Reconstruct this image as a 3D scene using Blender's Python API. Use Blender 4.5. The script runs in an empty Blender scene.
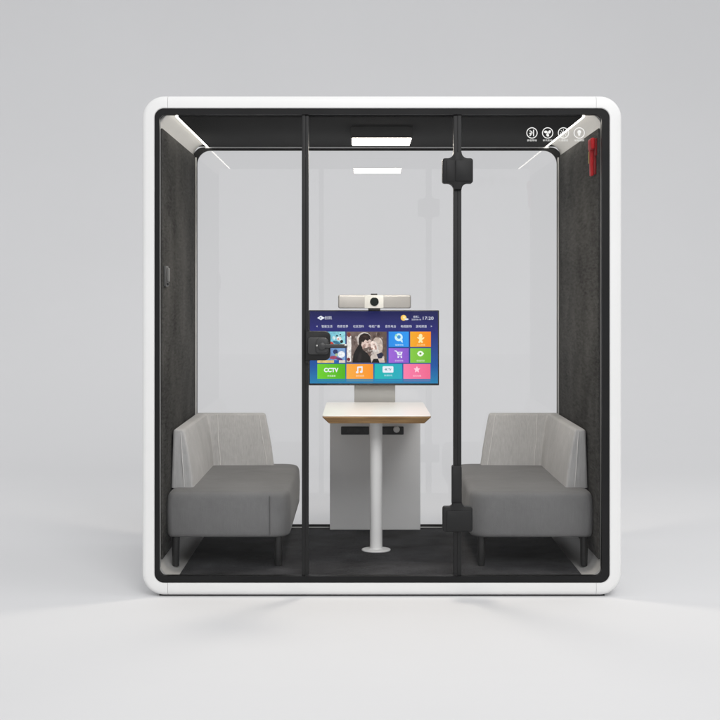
import bpy, bmesh, math, random
from mathutils import Vector, Matrix

random.seed(7)
S = bpy.context.scene
COL = S.collection
PI = math.pi

# ------------------------------------------------------------------ materials
def lin(c):
    c = c / 255.0
    return c / 12.92 if c <= 0.04045 else ((c + 0.055) / 1.055) ** 2.4

def rgb(r, g, b):
    return (lin(r), lin(g), lin(b), 1.0)

def new_mat(name):
    m = bpy.data.materials.new(name)
    m.use_nodes = True
    nt = m.node_tree
    nt.nodes.clear()
    out = nt.nodes.new('ShaderNodeOutputMaterial')
    return m, nt, out

def pbr(name, col, rough=0.5, metal=0.0, var=0.0, vscale=8.0, bump=0.0, bscale=200.0,
        vstretch=(1, 1, 1), spec=0.5, col2=None, bstretch=(1, 1, 1), rvar=0.0, coat=0.0):
    """principled surface; var mixes towards col2 (or a darker tone) with a noise, bump adds grain"""
    m, nt, out = new_mat(name)
    p = nt.nodes.new('ShaderNodeBsdfPrincipled')
    nt.links.new(p.outputs[0], out.inputs[0])
    p.inputs['Base Color'].default_value = (*col, 1)
    p.inputs['Roughness'].default_value = rough
    p.inputs['Metallic'].default_value = metal
    p.inputs['Specular IOR Level'].default_value = spec
    p.inputs['Coat Weight'].default_value = coat
    tc = nt.nodes.new('ShaderNodeTexCoord')
    if var > 0:
        mp = nt.nodes.new('ShaderNodeMapping')
        mp.inputs['Scale'].default_value = vstretch
        nt.links.new(tc.outputs['Object'], mp.inputs[0])
        n = nt.nodes.new('ShaderNodeTexNoise')
        n.inputs['Scale'].default_value = vscale
        n.inputs['Detail'].default_value = 6
        n.inputs['Roughness'].default_value = 0.6
        nt.links.new(mp.outputs[0], n.inputs['Vector'])
        mr = nt.nodes.new('ShaderNodeMapRange')
        mr.inputs[1].default_value = 0.3
        mr.inputs[2].default_value = 0.7
        nt.links.new(n.outputs['Fac'], mr.inputs[0])
        mx = nt.nodes.new('ShaderNodeMix')
        mx.data_type = 'RGBA'
        c2 = col2 if col2 else tuple(c * (1 - var) for c in col)
        mx.inputs[6].default_value = (*col, 1)
        mx.inputs[7].default_value = (*c2, 1)
        nt.links.new(mr.outputs[0], mx.inputs[0])
        nt.links.new(mx.outputs[2], p.inputs['Base Color'])
        if rvar > 0:
            r2 = nt.nodes.new('ShaderNodeMapRange')
            r2.inputs[3].default_value = rough - rvar
            r2.inputs[4].default_value = rough + rvar
            nt.links.new(n.outputs['Fac'], r2.inputs[0])
            nt.links.new(r2.outputs[0], p.inputs['Roughness'])
    if bump > 0:
        mp = nt.nodes.new('ShaderNodeMapping')
        mp.inputs['Scale'].default_value = bstretch
        nt.links.new(tc.outputs['Object'], mp.inputs[0])
        n = nt.nodes.new('ShaderNodeTexNoise')
        n.inputs['Scale'].default_value = bscale
        n.inputs['Detail'].default_value = 3
        nt.links.new(mp.outputs[0], n.inputs['Vector'])
        b = nt.nodes.new('ShaderNodeBump')
        b.inputs['Strength'].default_value = bump
        b.inputs['Distance'].default_value = 0.002
        nt.links.new(n.outputs['Fac'], b.inputs['Height'])
        nt.links.new(b.outputs[0], p.inputs['Normal'])
    return m

def fabric(name, col, streak=(1, 1, 1), var=0.25, bump=0.5, weave=900.0, blotch=5.0, soft=0.0, grain=(1, 1, 0.08), sheen=0.1):
    """woven cloth: fine two way thread grain, slow blotches"""
    m, nt, out = new_mat(name)
    p = nt.nodes.new('ShaderNodeBsdfPrincipled')
    nt.links.new(p.outputs[0], out.inputs[0])
    p.inputs['Roughness'].default_value = 0.9
    p.inputs['Specular IOR Level'].default_value = 0.1
    p.inputs['Sheen Weight'].default_value = sheen
    p.inputs['Sheen Roughness'].default_value = 0.5
    tc = nt.nodes.new('ShaderNodeTexCoord')
    acc = None
    for sc, st, amt in ((blotch, (1, 1, 1), 0.45), (weave * 0.25, grain, 0.3), (weave * 0.25, streak, 0.25)):
        mp = nt.nodes.new('ShaderNodeMapping')
        mp.inputs['Scale'].default_value = st
        nt.links.new(tc.outputs['Object'], mp.inputs[0])
        n = nt.nodes.new('ShaderNodeTexNoise')
        n.inputs['Scale'].default_value = sc
        n.inputs['Detail'].default_value = 4
        nt.links.new(mp.outputs[0], n.inputs['Vector'])
        mu = nt.nodes.new('ShaderNodeMath')
        mu.operation = 'MULTIPLY'
        mu.inputs[1].default_value = amt
        nt.links.new(n.outputs['Fac'], mu.inputs[0])
        if acc is None:
            acc = mu
        else:
            a = nt.nodes.new('ShaderNodeMath')
            a.operation = 'ADD'
            nt.links.new(acc.outputs[0], a.inputs[0])
            nt.links.new(mu.outputs[0], a.inputs[1])
            acc = a
    mr = nt.nodes.new('ShaderNodeMapRange')
    mr.inputs[1].default_value = 0.35
    mr.inputs[2].default_value = 0.65
    mr.inputs[3].default_value = 1 - var
    mr.inputs[4].default_value = 1 + var
    nt.links.new(acc.outputs[0], mr.inputs[0])
    mx = nt.nodes.new('ShaderNodeVectorMath')
    mx.operation = 'SCALE'
    mx.inputs[0].default_value = col
    nt.links.new(mr.outputs[0], mx.inputs['Scale'])
    nt.links.new(mx.outputs[0], p.inputs['Base Color'])
    b = nt.nodes.new('ShaderNodeBump')
    b.inputs['Strength'].default_value = bump
    b.inputs['Distance'].default_value = 0.002
    nt.links.new(acc.outputs[0], b.inputs['Height'])
    if soft > 0:                             # padding is never quite flat
        n = nt.nodes.new('ShaderNodeTexNoise')
        n.inputs['Scale'].default_value = 9
        n.inputs['Detail'].default_value = 2
        n.inputs['Distortion'].default_value = 0.6
        nt.links.new(tc.outputs['Object'], n.inputs['Vector'])
        b2 = nt.nodes.new('ShaderNodeBump')
        b2.inputs['Strength'].default_value = soft
        b2.inputs['Distance'].default_value = 0.03
        nt.links.new(n.outputs['Fac'], b2.inputs['Height'])
        nt.links.new(b2.outputs[0], b.inputs['Normal'])
    nt.links.new(b.outputs[0], p.inputs['Normal'])
    return m

def glow(name, col, strength):
    m, nt, out = new_mat(name)
    e = nt.nodes.new('ShaderNodeEmission')
    e.inputs[0].default_value = (*col, 1)
    e.inputs[1].default_value = strength
    nt.links.new(e.outputs[0], out.inputs[0])
    return m

def screen_mat(name, c0, c1=None, axis='X', a=0.0, b=1.0, strength=1.0, grain=0.0):
    """lit display pixels, optionally a two tone ramp across the artwork (object x or z from a to b)"""
    m, nt, out = new_mat(name)
    p = nt.nodes.new('ShaderNodeBsdfPrincipled')
    p.inputs['Base Color'].default_value = (0.01, 0.01, 0.01, 1)
    p.inputs['Roughness'].default_value = 0.5
    p.inputs['Specular IOR Level'].default_value = 0.05
    p.inputs['Emission Strength'].default_value = strength
    p.inputs['Emission Color'].default_value = c0
    nt.links.new(p.outputs[0], out.inputs[0])
    if c1 is not None:
        tc = nt.nodes.new('ShaderNodeTexCoord')
        sx = nt.nodes.new('ShaderNodeSeparateXYZ')
        nt.links.new(tc.outputs['Object'], sx.inputs[0])
        mr = nt.nodes.new('ShaderNodeMapRange')
        mr.inputs[1].default_value = a
        mr.inputs[2].default_value = b
        nt.links.new(sx.outputs[axis], mr.inputs[0])
        mx = nt.nodes.new('ShaderNodeMix')
        mx.data_type = 'RGBA'
        mx.inputs[6].default_value = c0
        mx.inputs[7].default_value = c1
        nt.links.new(mr.outputs[0], mx.inputs[0])
        nt.links.new(mx.outputs[2], p.inputs['Emission Color'])
    if grain > 0:                            # photographic picture content: uneven tones
        tc = nt.nodes.new('ShaderNodeTexCoord')
        n = nt.nodes.new('ShaderNodeTexNoise')
        n.inputs['Scale'].default_value = 75
        n.inputs['Detail'].default_value = 4
        n.inputs['Roughness'].default_value = 0.65
        nt.links.new(tc.outputs['Object'], n.inputs['Vector'])
        mr = nt.nodes.new('ShaderNodeMapRange')
        mr.inputs[1].default_value = 0.3
        mr.inputs[2].default_value = 0.7
        mr.inputs[3].default_value = strength * (1 - grain)
        mr.inputs[4].default_value = strength * (1 + grain * 0.6)
        nt.links.new(n.outputs['Fac'], mr.inputs[0])
        nt.links.new(mr.outputs[0], p.inputs['Emission Strength'])
    return m

def glass_mat(name, tint=(0.97, 0.98, 0.98), ior=1.6):
    """clear architectural glass: fresnel mirror on the outer face of each pane, straight transmission"""
    m, nt, out = new_mat(name)
    t = nt.nodes.new('ShaderNodeBsdfTransparent')
    t.inputs[0].default_value = (*tint, 1)
    g = nt.nodes.new('ShaderNodeBsdfGlossy')
    g.inputs['Roughness'].default_value = 0.0
    fr = nt.nodes.new('ShaderNodeFresnel')
    fr.inputs[0].default_value = ior
    geo = nt.nodes.new('ShaderNodeNewGeometry')
    inv = nt.nodes.new('ShaderNodeMath')
    inv.operation = 'SUBTRACT'
    inv.inputs[0].default_value = 1.0
    nt.links.new(geo.outputs['Backfacing'], inv.inputs[1])
    mu = nt.nodes.new('ShaderNodeMath')
    mu.operation = 'MULTIPLY'
    nt.links.new(fr.outputs[0], mu.inputs[0])
    nt.links.new(inv.outputs[0], mu.inputs[1])
    mx = nt.nodes.new('ShaderNodeMixShader')
    nt.links.new(mu.outputs[0], mx.inputs[0])
    nt.links.new(t.outputs[0], mx.inputs[1])
    nt.links.new(g.outputs[0], mx.inputs[2])
    nt.links.new(mx.outputs[0], out.inputs[0])
    return m

def wood_mat(name):
    m, nt, out = new_mat(name)
    p = nt.nodes.new('ShaderNodeBsdfPrincipled')
    nt.links.new(p.outputs[0], out.inputs[0])
    p.inputs['Roughness'].default_value = 0.5
    tc = nt.nodes.new('ShaderNodeTexCoord')
    mp = nt.nodes.new('ShaderNodeMapping')
    mp.inputs['Scale'].default_value = (1.0, 1.0, 22.0)
    nt.links.new(tc.outputs['Object'], mp.inputs[0])
    n = nt.nodes.new('ShaderNodeTexNoise')
    n.inputs['Scale'].default_value = 9
    n.inputs['Detail'].default_value = 5
    nt.links.new(mp.outputs[0], n.inputs['Vector'])
    r = nt.nodes.new('ShaderNodeValToRGB')
    r.color_ramp.elements[0].position = 0.3
    r.color_ramp.elements[0].color = rgb(142, 106, 66)
    r.color_ramp.elements[1].position = 0.75
    r.color_ramp.elements[1].color = rgb(196, 160, 112)
    nt.links.new(n.outputs['Fac'], r.inputs[0])
    nt.links.new(r.outputs[0], p.inputs['Base Color'])
    return m

M = {}
M['backdrop'] = pbr('studio_paper', (0.722, 0.722, 0.730), rough=0.75, var=0.02, vscale=0.5, bump=0.03, bscale=90, spec=0.2)
M['white'] = pbr('white_powder_coat', (0.765, 0.765, 0.76), rough=0.38, var=0.03, vscale=3, bump=0.04, bscale=600)
M['lining'] = pbr('pale_grey_lining', (0.42, 0.415, 0.405), rough=0.5, var=0.05, vscale=5, bump=0.04, bscale=500)
M['plinth'] = pbr('black_plinth', (0.012, 0.012, 0.012), rough=0.7, var=0.2)
M['black'] = pbr('black_satin_metal', (0.013, 0.013, 0.0135), rough=0.45, var=0.25, vscale=4, bump=0.05, bscale=700, rvar=0.08, spec=0.15)
M['black_soft'] = pbr('black_moulded_plastic', (0.0165, 0.0165, 0.017), rough=0.5, var=0.15, vscale=12, bump=0.05, bscale=900, spec=0.22)
M['black_gloss'] = pbr('black_piano_plastic', (0.008, 0.008, 0.009), rough=0.18, var=0.1)
M['bead'] = pbr('aluminium_bead', (0.62, 0.62, 0.61), rough=0.45, metal=0.3, var=0.05)
M['ceiling'] = pbr('dark_ceiling_board', (0.0125, 0.0123, 0.012), rough=0.75, var=0.25, vscale=3, bump=0.05, bscale=400, spec=0.06)
M['felt'] = fabric('dark_wool_felt', (0.047, 0.0458, 0.043), var=0.7, bump=0.6, weave=520, blotch=3, streak=(1, 0.16, 1), grain=(1, 0.1, 0.7), sheen=0.0)
M['carpet'] = fabric('charcoal_carpet', (0.032, 0.032, 0.0345), var=0.85, bump=1.0, weave=900, blotch=5, streak=(1, 0.3, 1), grain=(0.7, 0.2, 1), sheen=0.0)
M['seat'] = fabric('mid_grey_wool', (0.155, 0.155, 0.156), var=0.14, bump=0.35, weave=1100, blotch=4, streak=(1, 0.1, 1), soft=0.15)
M['back'] = fabric('light_taupe_weave', (0.405, 0.402, 0.400), var=0.16, bump=0.35, weave=700, blotch=4, streak=(1, 1, 0.03), soft=0.2)
M['seam'] = fabric('pale_seam_piping', (0.56, 0.555, 0.55), var=0.15, bump=0.3)
M['seat_seam'] = fabric('dark_seam_thread', (0.105, 0.105, 0.107), var=0.15, bump=0.3)
M['leg'] = pbr('black_leg_paint', (0.011, 0.011, 0.011), rough=0.45, var=0.2)
M['table_top'] = pbr('white_laminate', (0.82, 0.81, 0.79), rough=0.3, var=0.03, vscale=6, bump=0.02, bscale=700)
M['wood'] = wood_mat('plywood_edge')
M['grey_paint'] = pbr('light_grey_paint', (0.78, 0.78, 0.775), rough=0.45, var=0.04, vscale=5, bump=0.04, bscale=800)
M['cabinet'] = pbr('mid_grey_paint', (0.84, 0.84, 0.84), rough=0.5, var=0.06, vscale=3, bump=0.05, bscale=800)
M['bracket'] = pbr('warm_grey_bracket', (0.50, 0.495, 0.475), rough=0.5, var=0.05, vscale=5, bump=0.04, bscale=800)
M['socket'] = pbr('socket_plastic', (0.014, 0.014, 0.015), rough=0.45, var=0.2, vscale=30)
M['silver'] = pbr('warm_silver_mesh', (0.43, 0.42, 0.405), rough=0.4, metal=0.35, var=0.12, vscale=6, bump=0.3, bscale=900)
M['cream'] = pbr('cream_plastic', (0.64, 0.64, 0.61), rough=0.35, var=0.04)
M['lens'] = pbr('camera_lens_glass', (0.004, 0.008, 0.005), rough=0.12, var=0.1, spec=0.25)
M['red'] = pbr('red_plastic', (0.46, 0.007, 0.011), rough=0.5, var=0.2, vscale=20, spec=0.2)
M['red_dark'] = pbr('dark_red_plastic', (0.22, 0.004, 0.006), rough=0.5, var=0.2, vscale=20, spec=0.2)
M['olive'] = pbr('faded_yellow_sticker', (0.40, 0.28, 0.05), rough=0.5, var=0.2, vscale=60)
M['switch'] = pbr('grey_switch_plastic', (0.07, 0.07, 0.068), rough=0.45, var=0.1, vscale=30)
M['rocker'] = pbr('dull_grey_rocker', (0.13, 0.13, 0.125), rough=0.5, var=0.1, vscale=30)
M['handle'] = pbr('charcoal_handle_plastic', (0.036, 0.036, 0.037), rough=0.42, var=0.15, vscale=12, bump=0.05, bscale=900)
M['lamp_tray'] = pbr('dark_lamp_tray', (0.046, 0.045, 0.044), rough=0.6, var=0.1, spec=0.2)
M['print'] = pbr('white_vinyl_print', (0.80, 0.80, 0.78), rough=0.5, var=0.03)
M['steel_glint'] = pbr('steel_and_glint', (0.75, 0.75, 0.72), rough=0.25, metal=1.0, var=0.05)  # metal of the lock cylinder, also the modelled highlight on the lever
M['lamp'] = glow('warm_led_panel', (1.0, 0.925, 0.82), 60.0)
M['strip'] = glow('led_strip_glow', (1.0, 0.96, 0.88), 10.0)
M['glass'] = glass_mat('clear_front_glass', (0.999, 0.999, 0.999), 1.28)
M['rear_glass'] = glass_mat('clear_rear_glass', (0.999, 0.999, 0.999), 1.65)

# ------------------------------------------------------------------ object helpers
ROOTLOC = {}

def thing(name, label, cat, loc, group=None):
    o = bpy.data.objects.new(name, None)
    o.empty_display_size = 0.1
    o.location = loc
    COL.objects.link(o)
    o['label'] = label
    o['category'] = cat
    if group:
        o['group'] = group
    ROOTLOC[o] = Vector(loc)
    return o

def obj(name, bm, mats, parent=None, smooth=35, recalc=True, label=None):
    """link a bmesh (in world coordinates) as ONE mesh object under parent"""
    if recalc:
        bmesh.ops.recalc_face_normals(bm, faces=bm.faces)
    if parent is not None:
        bm.transform(Matrix.Translation(-ROOTLOC[parent]))
    me = bpy.data.meshes.new(name)
    for f in bm.faces:
        f.smooth = smooth > 0
    bm.to_mesh(me)
    bm.free()
    if not isinstance(mats, (list, tuple)):
        mats = [mats]
    for m in mats:
        me.materials.append(m)
    if smooth > 0:
        me.set_sharp_from_angle(angle=math.radians(smooth))
    o = bpy.data.objects.new(name, me)
    COL.objects.link(o)
    if parent is not None:
        o.parent = parent
        ROOTLOC[o] = ROOTLOC[parent]
    if label:
        o['label'] = label
    return o

def NB():
    return bmesh.new()

def merge(bm, src):
    """append src bmesh to bm"""
    me = bpy.data.meshes.new('tmp')
    src.to_mesh(me)
    src.free()
    bm.from_mesh(me)
    bpy.data.meshes.remove(me)

def box(bm, x0, x1, y0, y1, z0, z1, bev=0.0, seg=2, mi=0):
    b = NB()
    vs = [b.verts.new((x, y, z)) for x in (x0, x1) for y in (y0, y1) for z in (z0, z1)]
    for q in ((0, 1, 3, 2), (4, 6, 7, 5), (0, 4, 5, 1), (2, 3, 7, 6), (0, 2, 6, 4), (1, 5, 7, 3)):
        b.faces.new([vs[i] for i in q])
    bmesh.ops.recalc_face_normals(b, faces=b.faces)
    if bev > 0:
        bmesh.ops.bevel(b, geom=b.edges[:], offset=bev, segments=seg, profile=0.5, affect='EDGES')
    for f in b.faces:
        f.material_index = mi
    merge(bm, b)

def rrect(x0, x1, z0, z1, r, n=10):
    """rounded rectangle, counter clockwise list of (x, z)"""
    rs = r if isinstance(r, (tuple, list)) else (r,) * 4      # corners: right-bottom, right-top, left-top, left-bottom
    pts = []
    cs = ((x1 - rs[0], z0 + rs[0], -90, rs[0]), (x1 - rs[1], z1 - rs[1], 0, rs[1]),
          (x0 + rs[2], z1 - rs[2], 90, rs[2]), (x0 + rs[3], z0 + rs[3], 180, rs[3]))
    for cx, cz, a0, rr in cs:
        for k in range(n + 1):
            a = math.radians(a0 + 90 * k / n)
            pts.append((cx + rr * math.cos(a), cz + rr * math.sin(a)))
    return pts

def loft(bm, loops, close_u=True, caps=False, mi=0):
    """loops: lists of 3-D points of equal length, joined one after another"""
    vl = [[bm.verts.new(p) for p in lp] for lp in loops]
    n = len(loops[0])
    for a, b in zip(vl[:-1], vl[1:]):
        for i in range(n if close_u else n - 1):
            j = (i + 1) % n
            f = bm.faces.new((a[i], a[j], b[j], b[i]))
            f.material_index = mi
    if caps:
        f = bm.faces.new(vl[0]); f.material_index = mi
        f = bm.faces.new(list(reversed(vl[-1]))); f.material_index = mi
    return vl

def ring_solid(bm, outer, inner, y0, y1, mi=0):
    """closed frame: outer/inner (x,z) outlines of equal length, extruded y0..y1"""
    loops = [[(x, y0, z) for x, z in outer], [(x, y1, z) for x, z in outer],
             [(x, y1, z) for x, z in inner], [(x, y0, z) for x, z in inner]]
    vl = [[bm.verts.new(p) for p in lp] for lp in loops]
    n = len(outer)
    for k in range(4):
        a, b = vl[k], vl[(k + 1) % 4]
        for i in range(n):
            j = (i + 1) % n
            f = bm.faces.new((a[i], a[j], b[j], b[i]))
            f.material_index = mi

def slab_xz(bm, pts, y0, y1, bev=0.0, seg=2, mi=0):
    """outline in x,z extruded along y, optional bevelled rim"""
    b = NB()
    loft(b, [[(x, y0, z) for x, z in pts], [(x, y1, z) for x, z in pts]], caps=True)
    bmesh.ops.recalc_face_normals(b, faces=b.faces)
    if bev > 0:
        es = [e for e in b.edges if abs(e.verts[0].co.y - e.verts[1].co.y) < 1e-6]
        bmesh.ops.bevel(b, geom=es, offset=bev, segments=seg, profile=0.5, affect='EDGES')
    for f in b.faces:
        f.material_index = mi
    merge(bm, b)

def lathe(bm, cx, cy, prof, n=40, mi=0):
    loops = []
    for r, z in prof:
        loops.append([(cx + r * math.cos(2 * PI * k / n), cy + r * math.sin(2 * PI * k / n), z) for k in range(n)])
    loft(bm, loops, caps=True, mi=mi)

def disc_y(bm, cx, cz, prof, n=32, mi=0):
    """lathe about a y axis: prof is (radius, y)"""
    loops = []
    for r, y in prof:
        loops.append([(cx + r * math.cos(2 * PI * k / n), y, cz + r * math.sin(2 * PI * k / n)) for k in range(n)])
    loft(bm, loops, caps=True, mi=mi)

def tube(bm, pts, r, n=8, mi=0):
    pts = [Vector(p) for p in pts]
    loops = []
    for i, p in enumerate(pts):
        d = (pts[min(i + 1, len(pts) - 1)] - pts[max(i - 1, 0)]).normalized()
        u = d.cross(Vector((0.31, 0.52, 0.79))).normalized()
        v = d.cross(u)
        loops.append([p + (u * math.cos(2 * PI * k / n) + v * math.sin(2 * PI * k / n)) * r for k in range(n)])
    loft(bm, loops, caps=True, mi=mi)

def text_mesh(body, size, bold=0.0, align='CENTER'):
    """triangles of a text in its own x,y plane, centred"""
    cu = bpy.data.curves.new('txt', 'FONT')
    cu.body = body
    cu.size = size
    cu.align_x = align
    cu.align_y = 'CENTER'
    cu.offset = bold
    cu.resolution_u = 3
    o = bpy.data.objects.new('txt', cu)
    COL.objects.link(o)
    dg = bpy.context.evaluated_depsgraph_get()
    dg.update()
    me = bpy.data.meshes.new_from_object(o.evaluated_get(dg))
    vs = [tuple(v.co) for v in me.vertices]
    fs = [tuple(p.vertices) for p in me.polygons]
    bpy.data.objects.remove(o)
    bpy.data.curves.remove(cu)
    bpy.data.meshes.remove(me)
    return vs, fs

def add_text(bm, body, size, x, z, y, mi=0, bold=0.0, align='CENTER', width=None):
    vs, fs = text_mesh(body, size, bold, align)
    if not vs:
        return
    xs = [v[0] for v in vs]; zs = [v[1] for v in vs]
    mx, mz = (min(xs) + max(xs)) / 2, (min(zs) + max(zs)) / 2
    k = width / (max(xs) - min(xs)) if width else 1.0
    nv = [bm.verts.new((x + (v[0] - mx) * k, y, z + (v[1] - mz))) for v in vs]
    for f in fs:
        try:
            fc = bm.faces.new([nv[i] for i in f])
            fc.material_index = mi
        except ValueError:
            pass

# ------------------------------------------------------------------ the studio sweep
def build_backdrop():
    bm = NB()
    prof = [(-26.0, 0.0), (-12, 0.0), (-6, 0.0), (-3, 0.0), (0, 0), (3, 0), (5.0, 0.0)]
    R = 6.0
    for k in range(1, 25):
        a = math.radians(90 * k / 24)
        prof.append((5.0 + R * math.sin(a), R - R * math.cos(a)))
    prof += [(11.0, 9.0), (11.0, 13.0)]
    xs = [-22, -12, -6, -3, 0, 3, 6, 12, 22]
    loft(bm, [[(x, y, z) for x in xs] for y, z in prof], close_u=False)
    o = obj('studio_floor', bm, M['backdrop'], smooth=60)
    o['kind'] = 'structure'
build_backdrop()

# ------------------------------------------------------------------ the booth
OX0, OX1, OZ0, OZ1 = -1.000, 1.202, 0.008, 2.299       # outer shell
CX = 0.101
pod = thing('office_pod', 'white rounded glass meeting booth with dark felt lined inside, standing on a pale studio floor',
            'meeting booth', (CX, 0.75, 0.0))
D = 1.52

def shell_loop(off, y, n=12):
    r = max(0.1 - off, 0.03)
    return [(x, y, z) for x, z in rrect(OX0 + off, OX1 - off, OZ0 + off, OZ1 - off, r, n)]

# profile across the frame: inner front, rounded lip, outer side, rear lip, inner rear
prof = []
for off, y in ((0.080, 0.030), (0.0565, 0.030), (0.0565, 0.004), (0.0535, 0.000), (0.022, 0.000), (0.012, 0.0028), (0.004, 0.0095), (0.0, 0.02),
               (0.0, D - 0.02), (0.006, D - 0.006), (0.02, D), (0.0535, D), (0.0565, D - 0.004), (0.0565, D - 0.03), (0.080, D - 0.03)):
    prof.append((off, y))
N = 12
full = [shell_loop(off, y, N) for off, y in prof]
npt = len(full[0])
# cut points: straight sides end SEAM away from the outer corner, corner pieces take the rest
SEAM, GAP, GAPV = 0.118, 0.0006, 0.00003
def piece(idx_start, idx_end, p_start, p_end):
    """open strip along the frame from point p_start to p_end (functions of a loop), through the corner indices"""
    bm = NB()
    loops = []
    for lp in full:
        pts = [p_start(lp)] + [lp[i] for i in range(idx_start, idx_end + 1)] + [p_end(lp)] if idx_start is not None else [p_start(lp), p_end(lp)]
        loops.append(pts)
    vl = loft(bm, loops, close_u=False)
    # close the two cut ends and the hidden inner side
    for e in (0, -1):
        try:
            bm.faces.new([row[e] for row in vl])
        except ValueError:
            pass
    return bm
def at_x(i, x):
    return lambda lp: (x, lp[i][1], lp[i][2])
def at_z(i, z):
    return lambda lp: (lp[i][0], lp[i][1], z)
n1 = N + 1
xl, xr, zb, zt = OX0 + SEAM, OX1 - SEAM, OZ0 + SEAM, OZ1 - SEAM
# corner 0 right-bottom, 1 right-top, 2 left-top, 3 left-bottom (indices k*n1 .. k*n1+N)
obj('corner_piece', piece(0, N, at_x(0, xr + GAP), at_z(N, zb - GAPV)), M['white'], pod)
obj('corner_piece', piece(n1, n1 + N, at_z(n1, zt + GAPV), at_x(n1 + N, xr + GAP)), M['white'], pod)
obj('corner_piece', piece(2 * n1, 2 * n1 + N, at_x(2 * n1, xl - GAP), at_z(2 * n1 + N, zt + GAPV)), M['white'], pod)
obj('corner_piece', piece(3 * n1, 3 * n1 + N, at_z(3 * n1, zb - GAPV), at_x(3 * n1 + N, xl - GAP)), M['white'], pod)
obj('side_panel', piece(None, None, at_z(N, zb + GAPV), at_z(n1, zt - GAPV)), M['white'], pod)
obj('roof_panel', piece(None, None, at_x(n1 + N, xr - GAP), at_x(2 * n1, xl + GAP)), M['white'], pod)
obj('side_panel', piece(None, None, at_z(2 * n1 + N, zt - GAPV), at_z(3 * n1, zb + GAPV)), M['white'], pod)
obj('base_panel', piece(None, None, at_x(3 * n1 + N, xl + GAP), at_x(0, xr - GAP)), M['white'], pod)

# dark core behind the seams and the recessed plinth the booth stands on
bm = NB()
ring_solid(bm, rrect(OX0 + 0.024, OX1 - 0.024, OZ0 + 0.024, OZ1 - 0.024, 0.076), rrect(OX0 + 0.050, OX1 - 0.050, OZ0 + 0.050, OZ1 - 0.050, 0.05), 0.012, D - 0.012)
obj('shell_core', bm, M['plinth'], pod)
bm = NB()
box(bm, OX0 + 0.075, OX1 - 0.075, 0.035, D - 0.035, 0.0, OZ0 + 0.001)
obj('plinth', bm, M['plinth'], pod)

# inner lining tube (pale), rounded corners
LX0, LX1, LZ0, LZ1 = -0.925, 1.1145, 0.086, 2.224
LR = 0.068
bm = NB()
ring_solid(bm, rrect(LX0 - 0.012, LX1 + 0.012, LZ0 - 0.012, LZ1 + 0.012, LR + 0.012), rrect(LX0, LX1, LZ0, LZ1, LR), 0.045, D - 0.045)
obj('inner_lining', bm, M['lining'], pod, smooth=40)

# black front and rear trim frames
for (y0, y1) in ((0.006, 0.050), (D - 0.050, D - 0.006)):
    bm = NB()
    o_ = rrect(OX0 + 0.0572, OX1 - 0.0572, OZ0 + 0.0572, OZ1 - 0.0572, 0.043)
    i_ = rrect(-0.921, 1.1105, 0.0945, 2.2145, 0.027)
    ring_solid(bm, o_, i_, y0, y1)
    obj('trim_frame', bm, M['black'], pod, smooth=40)

# ceiling board, felt walls, carpet
bm = NB()
box(bm, -0.841, 1.028, 0.052, 1.452, 2.207, 2.223, 0.002)
obj('ceiling_board', bm, M['ceiling'], pod)
bm = NB()
box(bm, -0.835, 1.025, 0.052, 1.452, 0.0865, 0.094, 0.002)
obj('carpet', bm, M['carpet'], pod)
for s in (0, 1):
    bm = NB()
    if s == 0:
        box(bm, LX0 + 0.0006, LX0 + 0.009, 0.085, 1.440, 0.158, 2.160, 0.003)
    else:
        box(bm, LX1 - 0.009, LX1 - 0.0006, 0.085, 1.440, 0.158, 2.160, 0.003)
    obj('felt_panel', bm, M['felt'], pod)

# led strips along the two long edges of the ceiling board
for x0, x1 in ((-0.8515, -0.8425), (1.0295, 1.0385)):
    bm = NB()
    box(bm, x0, x1, 0.055, 1.450, 2.2075, 2.2225, 0.002)
    obj('light_strip', bm, M['strip'], pod)

# central ceiling lamp: dark tray with a lit diffuser
bm = NB()
box(bm, -0.046, 0.258, 0.425, 0.775, 2.1505, 2.2068, 0.003)
cl = obj('ceiling_lamp', bm, M['lamp_tray'], pod)
bm = NB()
box(bm, -0.038, 0.250, 0.435, 0.765, 2.1480, 2.1512, 0.0012)
obj('diffuser', bm, M['lamp'], cl)

# rear window: aluminium bead, black frame, three panes
win = None
for bx in ((LX0 + 0.066, LX1 - 0.066, 2.2005, 2.2065), (LX0 + 0.066, LX1 - 0.066, 0.0945, 0.1005),
           (LX0 + 0.0095, LX0 + 0.0185, 0.165, 2.150), (LX1 - 0.0185, LX1 - 0.0095, 0.165, 2.150)):
    bm = NB()
    box(bm, bx[0], bx[1], 1.4535, 1.4568, bx[2], bx[3], 0.0008)
    obj('window_bead', bm, M['bead'], pod, smooth=40)
bm = NB()
ring_solid(bm, rrect(LX0 + 0.0008, LX1 - 0.0008, 0.0948, 2.2062, 0.055), rrect(LX0 + 0.0215, LX1 - 0.0215, 0.1130, 2.1880, 0.074), 1.457, 1.4695)
win = obj('rear_window', bm, M['black'], pod, smooth=40)
bm = NB()
slab_xz(bm, rrect(-0.920, 1.109, 0.096, 2.213, 0.027), 1.474, 1.484)
obj('window_pane', bm, M['rear_glass'], win, smooth=0)

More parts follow.
